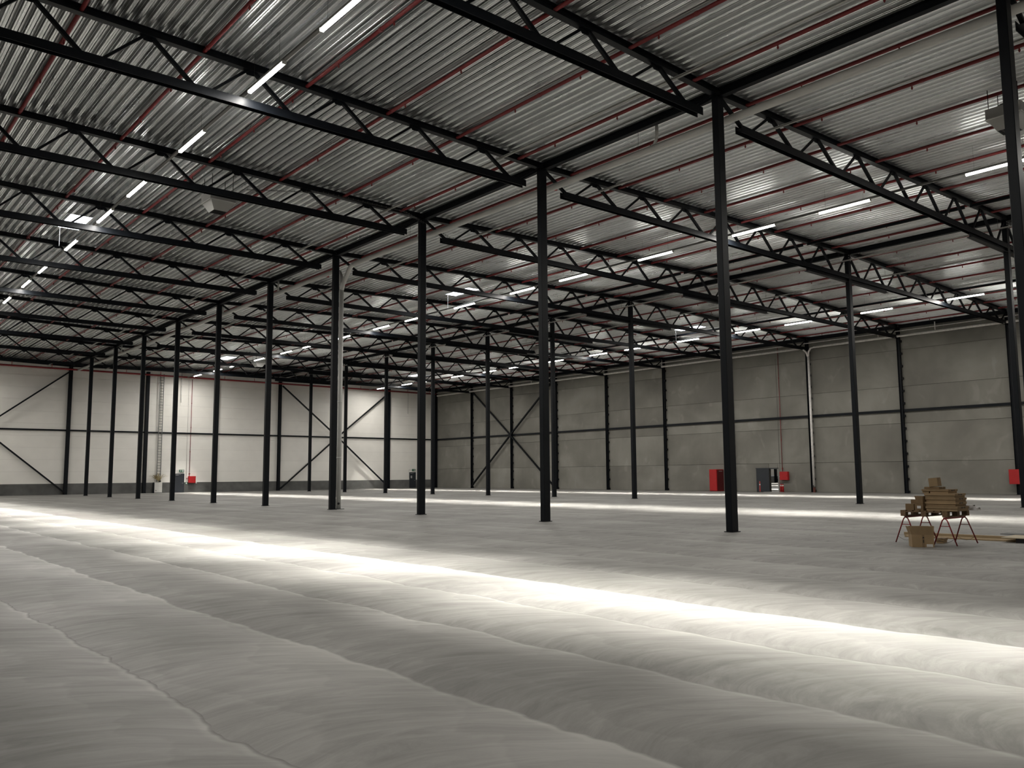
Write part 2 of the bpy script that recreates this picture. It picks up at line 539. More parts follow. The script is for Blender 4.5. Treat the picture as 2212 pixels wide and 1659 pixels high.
# ------------------------------------------------------------------ roof trusses
def truss_meshes(kind):
    x0 = {'ZA': XZ, 'AB': XA, 'BW': XB}[kind]
    x1 = {'ZA': XA, 'AB': XB, 'BW': XW}[kind]
    p = (x1 - x0) / 8
    za, zb = ztc(x0 + 1e-6), ztc(x1 - 1e-6)
    if kind == 'ZA': za = ZR
    if kind == 'BW': zb = ZV
    zt = lambda x: za + (zb - za) * (x - x0) / (x1 - x0)
    out = []
    top = MB().prism([(u, v) for u, v in hpoly(HC, .21, .016, .012)], 'X', x0, x1, lambda a: (0, zt(a) + HC / 2))
    out.append(('top_chord', top.mesh('top_chord', 'steel')))
    b0 = x0 + {'ZA': .16, 'AB': 1.05, 'BW': .16}[kind]
    b1 = x1 - {'ZA': .88, 'AB': .16, 'BW': .14}[kind]
    zc = (BC0 + BC1) / 2
    bot = MB().prism(hpoly(.22, BC1 - BC0, .016, .012, flat=True), 'X', b0, b1, lambda a: (0, zc))
    out.append(('bottom_chord', bot.mesh('bottom_chord', 'steel')))
    # deeper haunch girder beside the ridge columns
    h0, h1 = {'ZA': (x0 + .16, x0 + 4.4), 'AB': (x1 - 4.33, x1 - .16), 'BW': (x0 + .16, x0 + 4.4)}[kind]
    out.append(('haunch_girder', MB().prism(hpoly(.42, .25, .022, .03), 'X', h0, h1, lambda a: (0, BC1 - .22)).mesh('haunch_girder', 'steel')))
    for k in range(8):
        xl, xr = x0 + k * p, x0 + (k + 1) * p
        mid = (xl + xr) / 2 + .06
        a = (xl + .06, 0, zt(xl) + .03)
        d = (mid - .24, 0, BC1 - .03)
        out.append(('diagonal', MB().bar(a, d, .10, .10, (0, 1, 0)).mesh('diagonal', 'steel')))
        d = (mid + .24, 0, BC1 - .03)
        a = (xr - .06, 0, zt(xr) + .03)
        out.append(('diagonal', MB().bar(d, a, .075, .075, (0, 1, 0)).mesh('diagonal', 'steel')))
        if k:
            g = MB().prism([(xl - .22, zt(xl)), (xl + .22, zt(xl)), (xl + .10, zt(xl) - .13), (xl - .10, zt(xl) - .13)], 'Y', -.012, .012)
            out.append(('gusset_plate', g.mesh('gusset_plate', 'steel')))
    return x0, out
SPAN = {'ZA': 'left of the front columns', 'AB': 'between front and second column rows', 'BW': 'between second row and concrete wall'}
for kind in ('ZA', 'AB', 'BW'):
    x0, parts = truss_meshes(kind)
    start = {'ZA': 0, 'AB': -1, 'BW': 0}[kind]
    for n, i in enumerate(range(start, 10)):
        t = thing('roof_truss', (0, YY(i), 0), f'black lattice truss {SPAN[kind]}, {ORD[n]} from the camera', 'truss', f'roof trusses {SPAN[kind]}')
        for nm, me in parts:
            put(nm, me, t)

# longitudinal beams
def beam_line(x, zc, h, b, tf, tw, ya, yb, label, step=D, first=Y0, heavy=True):
    t = thing('tie_beam', (x, first, zc), label, 'beam')
    ys = [ya] + [first + step * k for k in range(-3, 13) if ya + .5 < first + step * k < yb - .5] + [yb]
    cache = {}
    for a, c in zip(ys, ys[1:]):
        key = round(c - a, 2)
        if key not in cache:
            cache[key] = MB().prism(hpoly(h, b, tf, tw), 'Y', .11, c - a - .11).mesh('beam_segment', 'steel')
        put('beam_segment', cache[key], t, (0, a - first, 0))
    return t
beam_line(XA, ZV + .07, .26, .20, .016, .014, YY(-2) + .6, YFF - .1, 'black longitudinal beam along the tops of the front column row')
beam_line(XB, ZR + .07, .26, .20, .016, .014, YY(-1), YFF - .1, 'black longitudinal beam along the tops of the second column row')
beam_line(39.3, 13.50, .13, .10, .012, .010, YY(-1), YFF - .1, 'thin black tie under the roof just before the second column row')
beam_line(56.3, 13.33, .13, .10, .012, .010, YY(0), YFF - .1, 'thin black tie under the roof beyond the second column row')
beam_line(XW - .06, ZV + .06, .30, .20, .016, .014, YY(0), YFF - .1, 'black eaves beam along the top of the concrete wall')
t = thing('gable_beam', (XA, YFF - .2, 13.2), 'black roof beam along the top of the white far wall', 'beam')
for (xa, xb) in ((XZ, XA), (XA, XB), (XB, XW)):
    za, zb = (ZR if xa in (XZ, XB) else ZV), (ZR if xb == XB else ZV)
    mb = MB().prism(hpoly(.34, .20, .018, .014), 'X', xa + .02 - XA, xb - .02 - XA, lambda a, xa=xa, xb=xb, za=za, zb=zb: (0, za + (zb - za) * ((a + XA) - xa) / (xb - xa) - 13.2 + .05))
    put('beam_segment', mb.mesh('beam_segment', 'steel'), t)

# ------------------------------------------------------------------ far wall steelwork
def wall_column_far(x, label):
    t = thing('wall_column', (x, YFF - .19, 0), label, 'column', 'columns of the white wall')
    put('shaft', MB().prism(hpoly(.26, .34, .018, .014), 'Z', 0, 13.1).mesh('shaft', 'steel'), t)
    put('base_plate', MB().box(-.2, .2, -.17, .17, 0, .02).mesh('base_plate', 'steel'), t)
FARLAB = {0: 'black column on the white wall at the picture left, where braces meet', 1: 'black column on the white wall just left of the ladder',
          2: 'black column on the white wall right of the red cabinet', 3: 'black column on the white wall at the left end of the full cross brace',
          4: 'black column on the white wall at the middle of the cross brace', 5: 'black column on the white wall left of the far corner door',
          6: 'black column in the corner between white wall and concrete wall'}
for j in range(0, 7):
    wall_column_far(XA + j * BAY if j < 6 else XW - .05, FARLAB[j])
t = thing('wall_rail', (XA, YFF - .10, 6.52), 'thin black horizontal rail across the white far wall', 'rail')
for j in range(-2, 6):
    put('rail_segment', MB().box(j * BAY + .15, (j + 1) * BAY - .15, -.07, .07, -.08, .08).mesh('rail_segment', 'steel'), t)
def brace_x(xl, xc, xr, label):
    t = thing('cross_brace', (xc, YFF - .46, 0), label, 'brace', 'cross braces')
    zc = 6.52
    for (x, z) in ((xl, 12.5), (xr, 12.5), (xl, .25), (xr, .25)):
        s = 1 if x > xc else -1
        put('brace_arm', MB().bar((s * .18, 0, zc + (.15 if z > zc else -.15)), (x - xc - s * .18, 0, z), .14, .20, (0, 1, 0)).mesh('brace_arm', 'steel'), t)
    put('gusset_plate', MB().box(-.25, .25, -.085, -.07, zc - .25, zc + .25).mesh('gusset_plate', 'steel'), t)
brace_x(XA - 2 * BAY, XA - BAY, XA, 'black diagonal braces on the white wall at the left picture edge')
brace_x(XB, XB + BAY, XB + 2 * BAY, 'black cross brace on the white wall behind the grey downpipe')

# ------------------------------------------------------------------ right wall steelwork
clip = MB().box(-.06, .10, -.06, .04, -.09, .09).mesh('clip', 'steel')
wshaft = MB().prism(hpoly(.24, .22, .018, .014), 'Z', 0, ZV).mesh('shaft', 'steel')
wbase = MB().box(-.15, .15, -.17, .17, 0, .02).mesh('base_plate', 'steel')
for i in range(1, 10):
    lab = f'black column on the concrete wall, {ORD[9 - i]} from the far corner'
    t = thing('wall_column', (XWF - .16, YY(i), 0), lab, 'column', 'columns of the concrete wall')
    put('shaft', wshaft, t); put('base_plate', wbase, t)
    for k in range(13):
        put('clip', clip, t, (.02, -.16, .13 + .993 * k))
t = thing('wall_rail', (XWF - .10, YY(0), 6.52), 'black horizontal rail across the concrete wall', 'rail')
rs = MB().box(-.08, .08, .12, D - .12, -.10, .10).mesh('rail_segment', 'steel')
for k in range(0, 10):
    put('rail_segment', rs, t, (0, k * D, 0))
t = thing('cross_brace', (XWF - .36, YY(8), 0), 'black cross brace on the concrete wall near the far corner', 'brace', 'cross braces')
for (s, z) in ((-1, 12.6), (1, 12.6), (-1, .25), (1, .25)):
    put('brace_arm', MB().bar((0, s * .18, 6.52 + (.15 if z > 6 else -.15)), (0, s * (D - .18), z), .14, .20, (1, 0, 0)).mesh('brace_arm', 'steel'), t)
put('gusset_plate', MB().box(-.095, -.07, -.25, .25, 6.27, 6.77).mesh('gusset_plate', 'steel'), t)

# ------------------------------------------------------------------ sprinkler lines under the deck
PX = [1.75, 4.8, 7.96, 11.1, 13.95, 16.78, 19.6, 22.3, 25.05, 27.95, 30.8, 33.65, 36.5, 39.9, 42.0, 45.3, 48.2, 51.0, 53.9, 57.3, 59.6, 62.4, 65.0]
head_mesh = MB().tube([(0, 0, -.03), (0, 0, -.11)], .022, 6).tube([(0, 0, -.11), (0, 0, -.17)], [.036, .015], 6).mesh('sprinkler_head', 'red_pipe')
coup_mesh = MB().tube([(0, -.05, 0), (0, .05, 0)], .066, 8).mesh('coupling', 'red_pipe')
clipw = MB().box(-.008, .008, -.012, .012, -.045, .06).mesh('pipe_clip', 'zinc')
pipe_me = MB().tube([(0, YB + .3, 0), (0, YFF - .4, 0)], .056, 10).mesh('pipe', 'red_pipe', True)
for n, x in enumerate(PX):
    z = ztc(x) + .115
    where = ('left of the front columns' if x < XA else 'between front and second column rows' if x < XB else 'between second row and concrete wall')
    k = n - (0 if x < XA else 7 if x < XB else 15)
    t = thing('sprinkler_pipe', (x, 0, z), f'red sprinkler pipe {where}, {ORD[k]} from the left', 'pipe', 'red sprinkler pipes')
    put('pipe', pipe_me, t)
    y = 3.0 + (n % 3) * .9
    while y < YFF - 1:
        if min(abs((y - Y0) % D), D - abs((y - Y0) % D)) > .3:
            put('sprinkler_head', head_mesh, t, (0, y, 0))
        if y + 1.3 < YFF - 1:
            put('pipe_clip', clipw, t, (0, y + 1.3, 0))
        y += 2.95
    for j in range(0, 15):
        put('coupling', coup_mesh, t, (0, 4.4 + 6.0 * j + (n % 2) * 2.0, 0))
for x, y, lab in ((23.1, 24.4, 'small red sounder under the deck beside the front pipe, nearer one'), (23.1, 44.0, 'small red sounder under the deck beside the front pipe, farther one')):
    t = thing('fire_sounder', (x, y, ztc(x) + HC), lab, 'sounder', 'red sounders')
    put('housing', MB().tube([(0, 0, 0), (0, 0, -.10)], [.085, .075], 12).mesh('housing', 'red_box'), t)
    put('base', MB().tube([(0, 0, 0), (0, 0, -.03)], .10, 12).mesh('base', 'white'), t)

# ------------------------------------------------------------------ strip lights
LX = [9.17, 32.42, 55.55]
LAMP_Z = 12.60
LL = 2.25
housing = MB().prism([(-.045, .072), (-.04, .088), (.04, .088), (.045, .072)], 'Y', 0, LL).mesh('housing', 'lamp_body')
diff = MB().prism([(-.040, .0), (.040, .0), (.054, .014), (.056, .035), (.044, .072), (-.044, .072), (-.056, .035), (-.054, .014)], 'Y', .02, LL - .02).mesh('diffuser', 'lamp')
endcap = MB().box(-.06, .06, -.012, .018, -.004, .088).mesh('end_cap', 'lamp_body')
lamp_light = bpy.data.lights.new('led_beam', 'AREA')
lamp_light.shape = 'RECTANGLE'
lamp_light.size, lamp_light.size_y = .10, .6
lamp_light.energy = LAMP_WATT
lamp_light.color = (1.0, .965, .90)
lamp_light.spread = math.radians(LAMP_SPREAD)
wide_light = bpy.data.lights.new('led_wide', 'AREA')
wide_light.shape = 'RECTANGLE'
wide_light.size, wide_light.size_y = .10, LL - .05
wide_light.energy = LAMP_WIDE
wide_light.color = lamp_light.color
ROWN = ['left light row', 'middle light row', 'right light row']
for r, x in enumerate(LX):
    ys = sorted(s + 16 * k for k in range(-2, 5) for s in (20.1, 25.85, 31.75) if .5 < s + 16 * k < YFF - 3)
    for n, y in enumerate(ys):
        t = thing('strip_light', (x, y, LAMP_Z), f'glowing LED strip light in the {ROWN[r]}, {ORD[n]} from the camera end', 'lamp', f'strip lights of the {ROWN[r]}')
        put('housing', housing, t); put('diffuser', diff, t)
        put('end_cap', endcap, t); put('end_cap', endcap, t, (0, LL, 0))
        for nm, ld, dz, rx in (('led_beam', lamp_light, -.035, .15), ('led_beam', lamp_light, -.035, -.15), ('led_wide', wide_light, -.010, 0)):
            lo = bpy.data.objects.new(nm, ld)
            col.objects.link(lo)
            lo.parent = t
            lo.location = (0, LL / 2, dz)
            lo.rotation_euler.x = rx
            if r == 0 and nm == 'led_beam': lo.rotation_euler.y = 0.045   # left row aimed slightly towards the near wall
    t = thing('light_trunking', (x, 0, LAMP_Z + .09), f'thin grey cable trunking carrying the {ROWN[r]}', 'trunking', 'light trunkings')
    put('rail', MB().box(-.045, .045, .6, YFF - .8, 0.0, .06).mesh('rail', 'rail_grey'), t)
    hg = MB().tube([(0, 0, .055), (0, 0, ztc(x) + HC - LAMP_Z - .09)], .003, 4).mesh('hanger', 'wire')
    for y in ys:
        put('hanger', hg, t, (0, y + .3, 0)); put('hanger', hg, t, (0, y + LL - .3, 0))
    put('cable', MB().tube([(.02, .6, .075), (.02, YFF - .8, .075)], .014, 6).mesh('cable', 'wire'), t)

# lamps of the hall next door
annex_light = lamp_light.copy()
annex_light.energy = 2.6 * LAMP_WATT
for xa in (76.6, 98.6, 118.0):
    for ya in (xa * .642 - 6.6, xa * .642 - 1.1, xa * .642 + 4.4):
        lo = thing('strip_light', (xa, ya, 12.6), 'LED strip light of the hall next door', 'lamp', 'lights of the hall next door')
        put('housing', housing, lo); put('diffuser', diff, lo)
        l2 = bpy.data.objects.new('led_beam', annex_light); col.objects.link(l2); l2.parent = lo; l2.location = (0, LL / 2, -.012)
        l2 = bpy.data.objects.new('led_wide', wide_light); col.objects.link(l2); l2.parent = lo; l2.location = (0, LL / 2, -.010)

# ------------------------------------------------------------------ skylights
for n, (cx, cy) in enumerate(SKY):
    zb = ztc(cx) + HC
    lab = ['square skylight beside the left light row, nearest the left edge', 'square skylight in the middle of the roof, largest in view', 'square skylight near the concrete wall, right of centre',
           'square skylight far back above the white wall ladder', 'square skylight far back near the room corner'][n]
    t = thing('skylight', (cx, cy, zb), lab, 'skylight', 'roof skylights')
    w, l, h = SKW / 2 + .02, SKL / 2, .42
    fr = MB()
    for (a, b, c, d) in ((-w - .03, -w, -l, l), (w, w + .03, -l, l), (-w, w, -l - .03, -l), (-w, w, l, l + .03)):
        fr.box(a, b, c, d, 0, h)
    put('curb', fr.mesh('curb', 'curb'), t)
    put('pane', MB().box(-w - .05, w + .05, -l - .05, l + .05, h, h + .04).mesh('pane', 'skypane'), t)
    put('glazing_bar', MB().box(-w, w, -.02, .02, h - .05, h).mesh('glazing_bar', 'curb'), t)
    if n < 3:
        put('pull_cord', MB().tube([(-.35, l - .1, .05), (-.35, l - .1, 12.72 - zb)], .010, 6).mesh('pull_cord', 'white'), t)

# ------------------------------------------------------------------ rainwater pipes
t = thing('rainwater_pipe', (XA + .55, YY(3), 0), 'fat grey rainwater pipe beside the front column row with downpipe', 'pipe')
px, pz = XA + .55, 12.60
Lp = lambda p: (p[0] - XA - .55, p[1] - YY(3), p[2])
yb = YY(3)
put('main_pipe', MB().tube([Lp((px, YB + .4, pz - .04)), Lp((px, yb - .95, pz + .02))], .125, 16).mesh('main_pipe', 'grey_pipe', True), t)
put('near_bend', MB().tube([Lp(q) for q in [(px, yb - .96, pz + .02), (px, yb - .75, pz), (px, yb - .5, pz - .12), (px, yb + .22, pz - .85), (px + .02, yb + .36, pz - 1.1)]], .118, 14).mesh('near_bend', 'grey_pipe', True), t)
put('main_pipe', MB().tube([Lp((px, yb + 1.15, pz + .02)), Lp((px, YFF - .9, pz + .1))], .115, 16).mesh('main_pipe', 'grey_pipe', True), t)
put('far_bend', MB().tube([Lp(q) for q in [(px, yb + 1.2, pz + .02), (px, yb + .85, pz - .02), (px + .01, yb + .6, pz - .14), (px + .02, yb + .45, pz - .42), (px + .02, yb + .40, pz - .9), (px + .02, yb + .40, pz - 1.3)]], .115, 14).mesh('far_bend', 'grey_pipe', True), t)
put('downpipe', MB().tube([Lp((px + .02, yb + .40, pz - 1.1)), Lp((px + .02, yb + .40, .02))], .122, 16).mesh('downpipe', 'grey_pipe', True), t)
put('inspection_cap', MB().tube([Lp((px - .03, yb + .295, .28)), Lp((px - .045, yb + .26, .28))], .06, 12).mesh('inspection_cap', 'black'), t)
put('foot_plate', MB().box(-.2, .25, .18, .62, 0, .018).mesh('foot_plate', 'steel'), t)
for dz in (2.6, 5.5, 8.5):
    put('pipe_bracket', MB().tube([Lp((px + .02, yb + .40, dz)), Lp((px + .02, yb + .40, dz + .06))], .13, 16).mesh('pipe_bracket', 'grey_pipe', True), t)
for y in (17.45, 31.6, 46.6, 55.2, 62.8, 71.0, 78.6, 88.5):
    b = put('outlet_branch', MB().tube([Lp((XA + .45, y, 13.36)), Lp((XA + .45, y, 12.95)), Lp((XA + .47, y + .05, 12.82)), Lp((px, y + .25, pz + .05))], .055, 10).mesh('outlet_branch', 'grey_pipe', True), t)
    put('hanger', MB().tube([Lp((px, y + .9, pz)), Lp((px, y + .9, 13.4))], .007, 5).mesh('hanger', 'wire'), t)

t = thing('rainwater_pipe', (XWF - .58, YY(3), 0), 'white rainwater pipe along the top of the concrete wall with downpipe', 'pipe')
wx, wz, wy = XWF - .58, 12.43, YY(3) - .35
Lw = lambda p: (p[0] - XWF + .58, p[1] - YY(3), p[2])
put('main_pipe', MB().tube([Lp2 for Lp2 in (Lw((wx, YY(0), wz)), Lw((wx, wy - .6, wz)))], .10, 12).mesh('main_pipe', 'white_pipe', True), t)
put('main_pipe', MB().tube([Lw((wx, wy + .9, wz)), Lw((wx, YFF - 1, wz + .05))], .10, 12).mesh('main_pipe', 'white_pipe', True), t)
put('near_bend', MB().tube([Lw(q) for q in [(wx, wy - .6, wz), (wx, wy - .25, wz - .05), (wx, wy - .05, wz - .35), (wx, wy, wz - .8)]], .08, 12).mesh('near_bend', 'white_pipe', True), t)
put('far_bend', MB().tube([Lw(q) for q in [(wx, wy + .9, wz), (wx, wy + .55, wz - .02), (wx, wy + .2, wz - .35), (wx, wy, wz - .9)]], .075, 12).mesh('far_bend', 'white_pipe', True), t)
put('downpipe', MB().tube([Lw((wx, wy, wz - .75)), Lw((wx, wy, .42))], .10, 12).mesh('downpipe', 'white_pipe', True), t)
put('foot', MB().tube([Lw((wx, wy, .5)), Lw((wx, wy, .0))], .10, 12).mesh('foot', simple('rust_red_cast_pipe', (.11, .03, .02), .7)), t)
put('inspection_cap', MB().tube([Lw((wx - .08, wy, .55)), Lw((wx - .11, wy, .55))], .05, 10).mesh('inspection_cap', 'black'), t)
t = thing('wall_conduit', (XWF - .40, YY(0), 12.86), 'thin white pipe above the rainwater pipe on the concrete wall', 'pipe')
put('pipe', MB().tube([(0, 0, 0), (0, YFF - YY(0) - .6, 0)], .04, 8).mesh('pipe', 'white_pipe', True), t)
for y in (13.0, 17.5, 32.0, 40.0, 60.0):
    put('outlet_branch', MB().tube([(0, y, .35), (0, y, -.40)], .045, 8).mesh('outlet_branch', 'white_pipe', True), t)

# cable conduits running along the hall
for x, z, lab in ((18.58, 13.0, 'thin pale cable tray under the trusses left of the front columns'), (23.95, 13.0, 'thin pale cable tray under the trusses right of the front columns'),
                  (42.75, 13.1, 'thin pale cable tray just left of the second column row'), (48.0, 13.1, 'thin pale cable tray right of the second column row')):
    t = thing('cable_tray', (x, 0, z), lab, 'cable tray', 'cable trays along the hall')
    put('tray', MB().box(-.05, .05, .5, YFF - .5, 0, .012).box(-.05, -.042, .5, YFF - .5, 0, .05).box(.042, .05, .5, YFF - .5, 0, .05).mesh('tray', 'tray'), t)
    hg = MB().tube([(0, 0, .05), (0, 0, ztc(x) - z)], .006, 5).mesh('hanger', 'wire')
    for i in range(-1, 10):
        put('hanger', hg, t, (0, YY(i) , 0))

# wire mesh tray crossing the hall near the first heater
t = thing('wire_cable_tray', (12.8, 30.2, 12.95), 'thin dark wire mesh cable tray running across from the heater', 'cable tray')
mb = MB()
pts = [(0, 1.0, 0), (2.5, -.55, 0), (6.3, -.55, .0), (10.2, 1.5, 0), (17.6, 1.95, 0), (20.9, 2.05, 0)]
for dy in (-.05, .05):
    mb.tube([(a, b + dy, c) for a, b, c in pts], .008, 5)
put('side_wire', mb.mesh('side_wire', 'wire'), t)
mb = MB()
for (a, b) in zip(pts, pts[1:]):
    n = int((Vector(b) - Vector(a)).length / .22)
    for k in range(n):
        q = Vector(a).lerp(Vector(b), k / n)
        mb.bar((q.x, q.y - .06, q.z + .03), (q.x + .05, q.y + .06, q.z + .03), .012, .03)
cw = put('cross_wire', mb.mesh('cross_wire', 'wire'), t)
cw['kind'] = 'stuff'

# ------------------------------------------------------------------ warm-air units
def heater(x, y, z, lab, rz=0.0):
    t = thing('air_heater', (x, y, z), lab, 'heater', 'hanging air heaters', (0, 0, rz))
    w = .50
    put('casing', MB().box(-w, w, -w, w, .0, .34).mesh('casing', 'heater'), t)
    lip = MB()
    for a, b, c, d in ((-w - .02, w + .02, -w - .02, -w), (-w - .02, w + .02, w, w + .02), (-w - .02, -w, -w, w), (w, w + .02, -w, w)):
        lip.box(a, b, c, d, -.015, .015)
    put('rim', lip.mesh('rim', 'lamp_body'), t)
    q = .27
    hood = MB()
    hood.v = [(-w + .03, -w + .03, 0), (w - .03, -w + .03, 0), (w - .03, w - .03, 0), (-w + .03, w - .03, 0), (-q, -q, -.36), (q, -q, -.36), (q, q, -.36), (-q, q, -.36)]
    hood.f = [(0, 4, 5, 1), (1, 5, 6, 2), (2, 6, 7, 3), (3, 7, 4, 0)]
    put('outlet_hood', hood.mesh('outlet_hood', 'heater'), t)
    gr = MB().box(-q, q, -q, q, -.33, -.32)
    for k in range(5):
        yy = -q + (k + .5) * 2 * q / 5
        gr.box(-q, q, yy - .008, yy + .008, -.36, -.33)
    put('grille', gr.mesh('grille', 'black'), t)
    put('fan', MB().tube([(0, 0, .34), (0, 0, .46)], .32, 16).mesh('fan', 'black'), t)
    zt = ztc(x) + HC + .15 - z
    for sx in (-1, 1):
        for sy in (-1, 1):
            put('hanger', MB().tube([(sx * .42, sy * .42, .34), (sx * .42, sy * .42, zt)], .012, 6).mesh('hanger', 'steel'), t)
heater(12.17, 32.5, 12.58, 'pale grey square air heater hanging left of centre under the roof')
heater(28.1, 9.12, 12.58, 'pale grey square air heater behind the right edge column')
heater(49.3, 54.5, 12.58, 'small far air heater behind the second column row')
heater(33.4, 77.4, 12.58, 'small far air heater over the middle light row')

# ------------------------------------------------------------------ things on the white far wall
yw = YFF - .02
t = thing('fire_main_pipe', (XA, YFF - .62, 12.74), 'bright red fire main running along the top of the white wall', 'pipe')
put('pipe', MB().tube([(XZ - XA, 0, 0), (XW - XA - .3, 0, 0)], .095, 12).mesh('pipe', simple('deep_red_main', (.26, .012, .016), .4), True), t)
hm = MB().tube([(0, 0, .08), (0, 0, .40)], .025, 8).mesh('hanger', 'red_box')
for k in range(-2, 13):
    put('hanger', hm, t, (1.7 + k * 3.55, 0, 0))

def riser(x, y, z0, z1, r, mat, lab, name='riser_pipe', valve=True):
    t = thing(name, (x, y, z0), lab, 'pipe')
    put('pipe', MB().tube([(0, 0, 0), (0, 0, z1 - z0)], r, 8).mesh('pipe', mat, True), t)
    for k in range(1, 4):
        put('bracket', MB().tube([(0, 0, (z1 - z0) * k / 4 - .05), (0, 0, (z1 - z0) * k / 4 + .05)], r * 1.5, 8).mesh('bracket', mat), t)
    if valve:
        put('valve', MB().tube([(0, 0, .18), (0, 0, .34)], r * 1.9, 8).tube([(-.1, 0, .26), (.1, 0, .26)], r * .6, 6).mesh('valve', 'red_pipe'), t)
riser(33.2, yw - .08, 1.78, 12.6, .03, 'red_pipe', 'thin red riser dropping to the cabinet on the white wall')
riser(32.85, yw - .04, 1.2, 12.6, .014, 'tray', 'thin grey conduit beside the red riser on the white wall', 'conduit', False)
riser(31.98, yw - .18, 9.9, 13.42, .022, 'tray', 'short grey pipe hanging down the white wall above the left door', 'conduit', False)
riser(61.9, yw - .18, 9.9, 13.3, .020, 'tray', 'short grey pipe hanging down the white wall near the far corner', 'conduit', False)
riser(63.62, yw - .04, 1.5, 13.0, .018, 'grey_pipe', 'long grey conduit on the white wall right of the corner door', 'conduit', False)

def wall_door(name, x0, x1, h, lab, paper):
    t = put(name, None, None, (x0, yw, 0)); t['kind'] = 'structure'; t['label'] = lab
    w = x1 - x0
    fr = MB().box(0, .06, -.05, .1, 0, h).box(w - .06, w, -.05, .1, 0, h).box(.06, w - .06, -.05, .1, h - .06, h)
    put('frame', fr.mesh('frame', 'door'), t)
    leaf = put('leaf', MB().box(.06, w - .06, -.03, .05, .01, h - .06).mesh('leaf', 'door'), t)
    put('handle', MB().bar((w - .24, -.075, 1.02), (w - .12, -.075, 1.02), .02, .022).bar((w - .13, -.08, 1.02), (w - .13, -.02, 1.02), .02, .02).mesh('handle', 'zinc'), leaf)
    put('door_closer', MB().box(.12, .42, -.09, -.03, h - .17, h - .12).bar((.40, -.07, h - .12), (.66, -.09, h - .085), .02, .02).mesh('door_closer', 'zinc'), leaf)
    if paper:
        put('notice', MB().box(.20, .42, -.036, -.03, 1.32, 1.64).mesh('notice', 'paper'), leaf)
        for k in range(2):
            put('notice_print', MB().box(.24, .38, -.04, -.036, 1.36 + .15 * k, 1.46 + .15 * k).mesh('notice_print', simple('grey_print', (.25, .25, .25), .8)), leaf)
wall_door('door_1', 31.60, 32.67, 2.07, 'dark grey door in the white wall right of the lockers', False)
wall_door('door_2', 62.28, 63.28, 2.10, 'dark grey door with a notice in the white wall near the corner', True)

def exit_sign(x, z, lab):
    t = thing('exit_sign', (x, yw - .06, z), lab, 'sign', 'green exit signs')
    put('board', MB().box(-.26, .26, -.03, .05, -.13, .13).mesh('board', 'green'), t)
    # running figure, doorway and arrow
    put('doorway', MB().box(.05, .20, -.036, -.03, -.09, .09).mesh('doorway', 'white'), t)
    fig = MB().tube([(-.10, -.034, .075), (-.10, -.030, .075)], .022, 8)
    fig.bar((-.10, -.034, .055), (-.125, -.034, -.01), .006, .04, (1, 0, 0))
    fig.bar((-.125, -.034, -.01), (-.08, -.034, -.085), .006, .022, (1, 0, 0)).bar((-.125, -.034, -.01), (-.19, -.034, -.07), .006, .022, (1, 0, 0))
    fig.bar((-.10, -.034, .045), (-.05, -.034, .01), .006, .018, (1, 0, 0)).bar((-.10, -.034, .045), (-.16, -.034, .03), .006, .018, (1, 0, 0))
    put('running_figure', fig.mesh('running_figure', 'white'), t)
    arrow = MB().prism([(.085, .03), (.165, .03), (.125, -.05)], 'Y', -.042, -.036)
    put('arrow', arrow.mesh('arrow', 'green'), t)
    put('feed_conduit', MB().tube([(-.27, 0, .07), (-.75, 0, .07), (-.78, 0, .04), (-.78, 0, -.9)], .014, 6).mesh('feed_conduit', 'tray'), t)
exit_sign(32.35, 2.36, 'green exit sign above the dark door beside the lockers')
exit_sign(62.95, 2.40, 'green exit sign above the dark door near the corner')

def cabinet(name, loc, w, h, d, axis, lab, group='red hose cabinets'):
    """hose cabinet: axis 'Y-' faces -Y (white wall), 'X-' faces -X (concrete wall)"""
    t = thing(name, loc, lab, 'cabinet', group, (0, 0, 0 if axis == 'Y-' else -math.pi / 2))
    put('body', MB().box(-w / 2, w / 2, -d, 0, 0, h).mesh('body', 'red_box'), t)
    dr = put('door', MB().box(-w / 2 + .012, w / 2 - .012, -d - .02, -d, .012, h - .012).mesh('door', 'red_box'), t)
    put('latch', MB().box(w / 2 - .10, w / 2 - .06, -d - .035, -d - .02, h * .5 - .03, h * .5 + .03).mesh('latch', 'black'), dr)
    put('hinge', MB().tube([(-w / 2 + .012, -d - .012, .1), (-w / 2 + .012, -d - .012, h - .1)], .012, 6).mesh('hinge', 'red_pipe'), dr)
cabinet('hose_cabinet', (33.46, yw - .03, 1.04), .80, .74, .22, 'Y-', 'square red hose cabinet on the white wall right of the door')
cabinet('hose_cabinet', (XWF - .03, 41.40, 1.04), .80, .74, .24, 'X-', 'square red hose cabinet on the concrete wall right of the open doorway')
cabinet('hose_cabinet', (XWF - .30, 22.76, .76), .80, 1.05, .24, 'X-', 'red cabinet on the concrete wall half hidden by right edge columns')

t = thing('call_point', (32.97, yw, 1.45), 'tiny red call point on the white wall between door and cabinet', 'call point')
put('box', MB().box(-.05, .05, -.05, 0, 0, .14).mesh('box', 'red_box'), t)
put('button', MB().box(-.025, .025, -.056, -.05, .04, .10).mesh('button', 'white'), t)
t = thing('notice_board', (32.92, yw, .88), 'small green and white sign beside the door on the plinth', 'sign')
put('board', MB().box(-.12, .12, -.015, 0, 0, .27).mesh('board', 'green'), t)
put('pictogram', MB().box(-.06, .06, -.02, -.015, .05, .21).mesh('pictogram', 'white'), t)
t = thing('wall_socket', (34.0, yw, .98), 'tiny white socket on the plinth right of the red cabinet', 'socket')
put('plate', MB().box(-.06, .06, -.04, 0, 0, .12).mesh('plate', 'white'), t)
put('outlet', MB().tube([(0, -.05, .06), (0, -.04, .06)], .035, 10).mesh('outlet', 'lamp_body'), t)

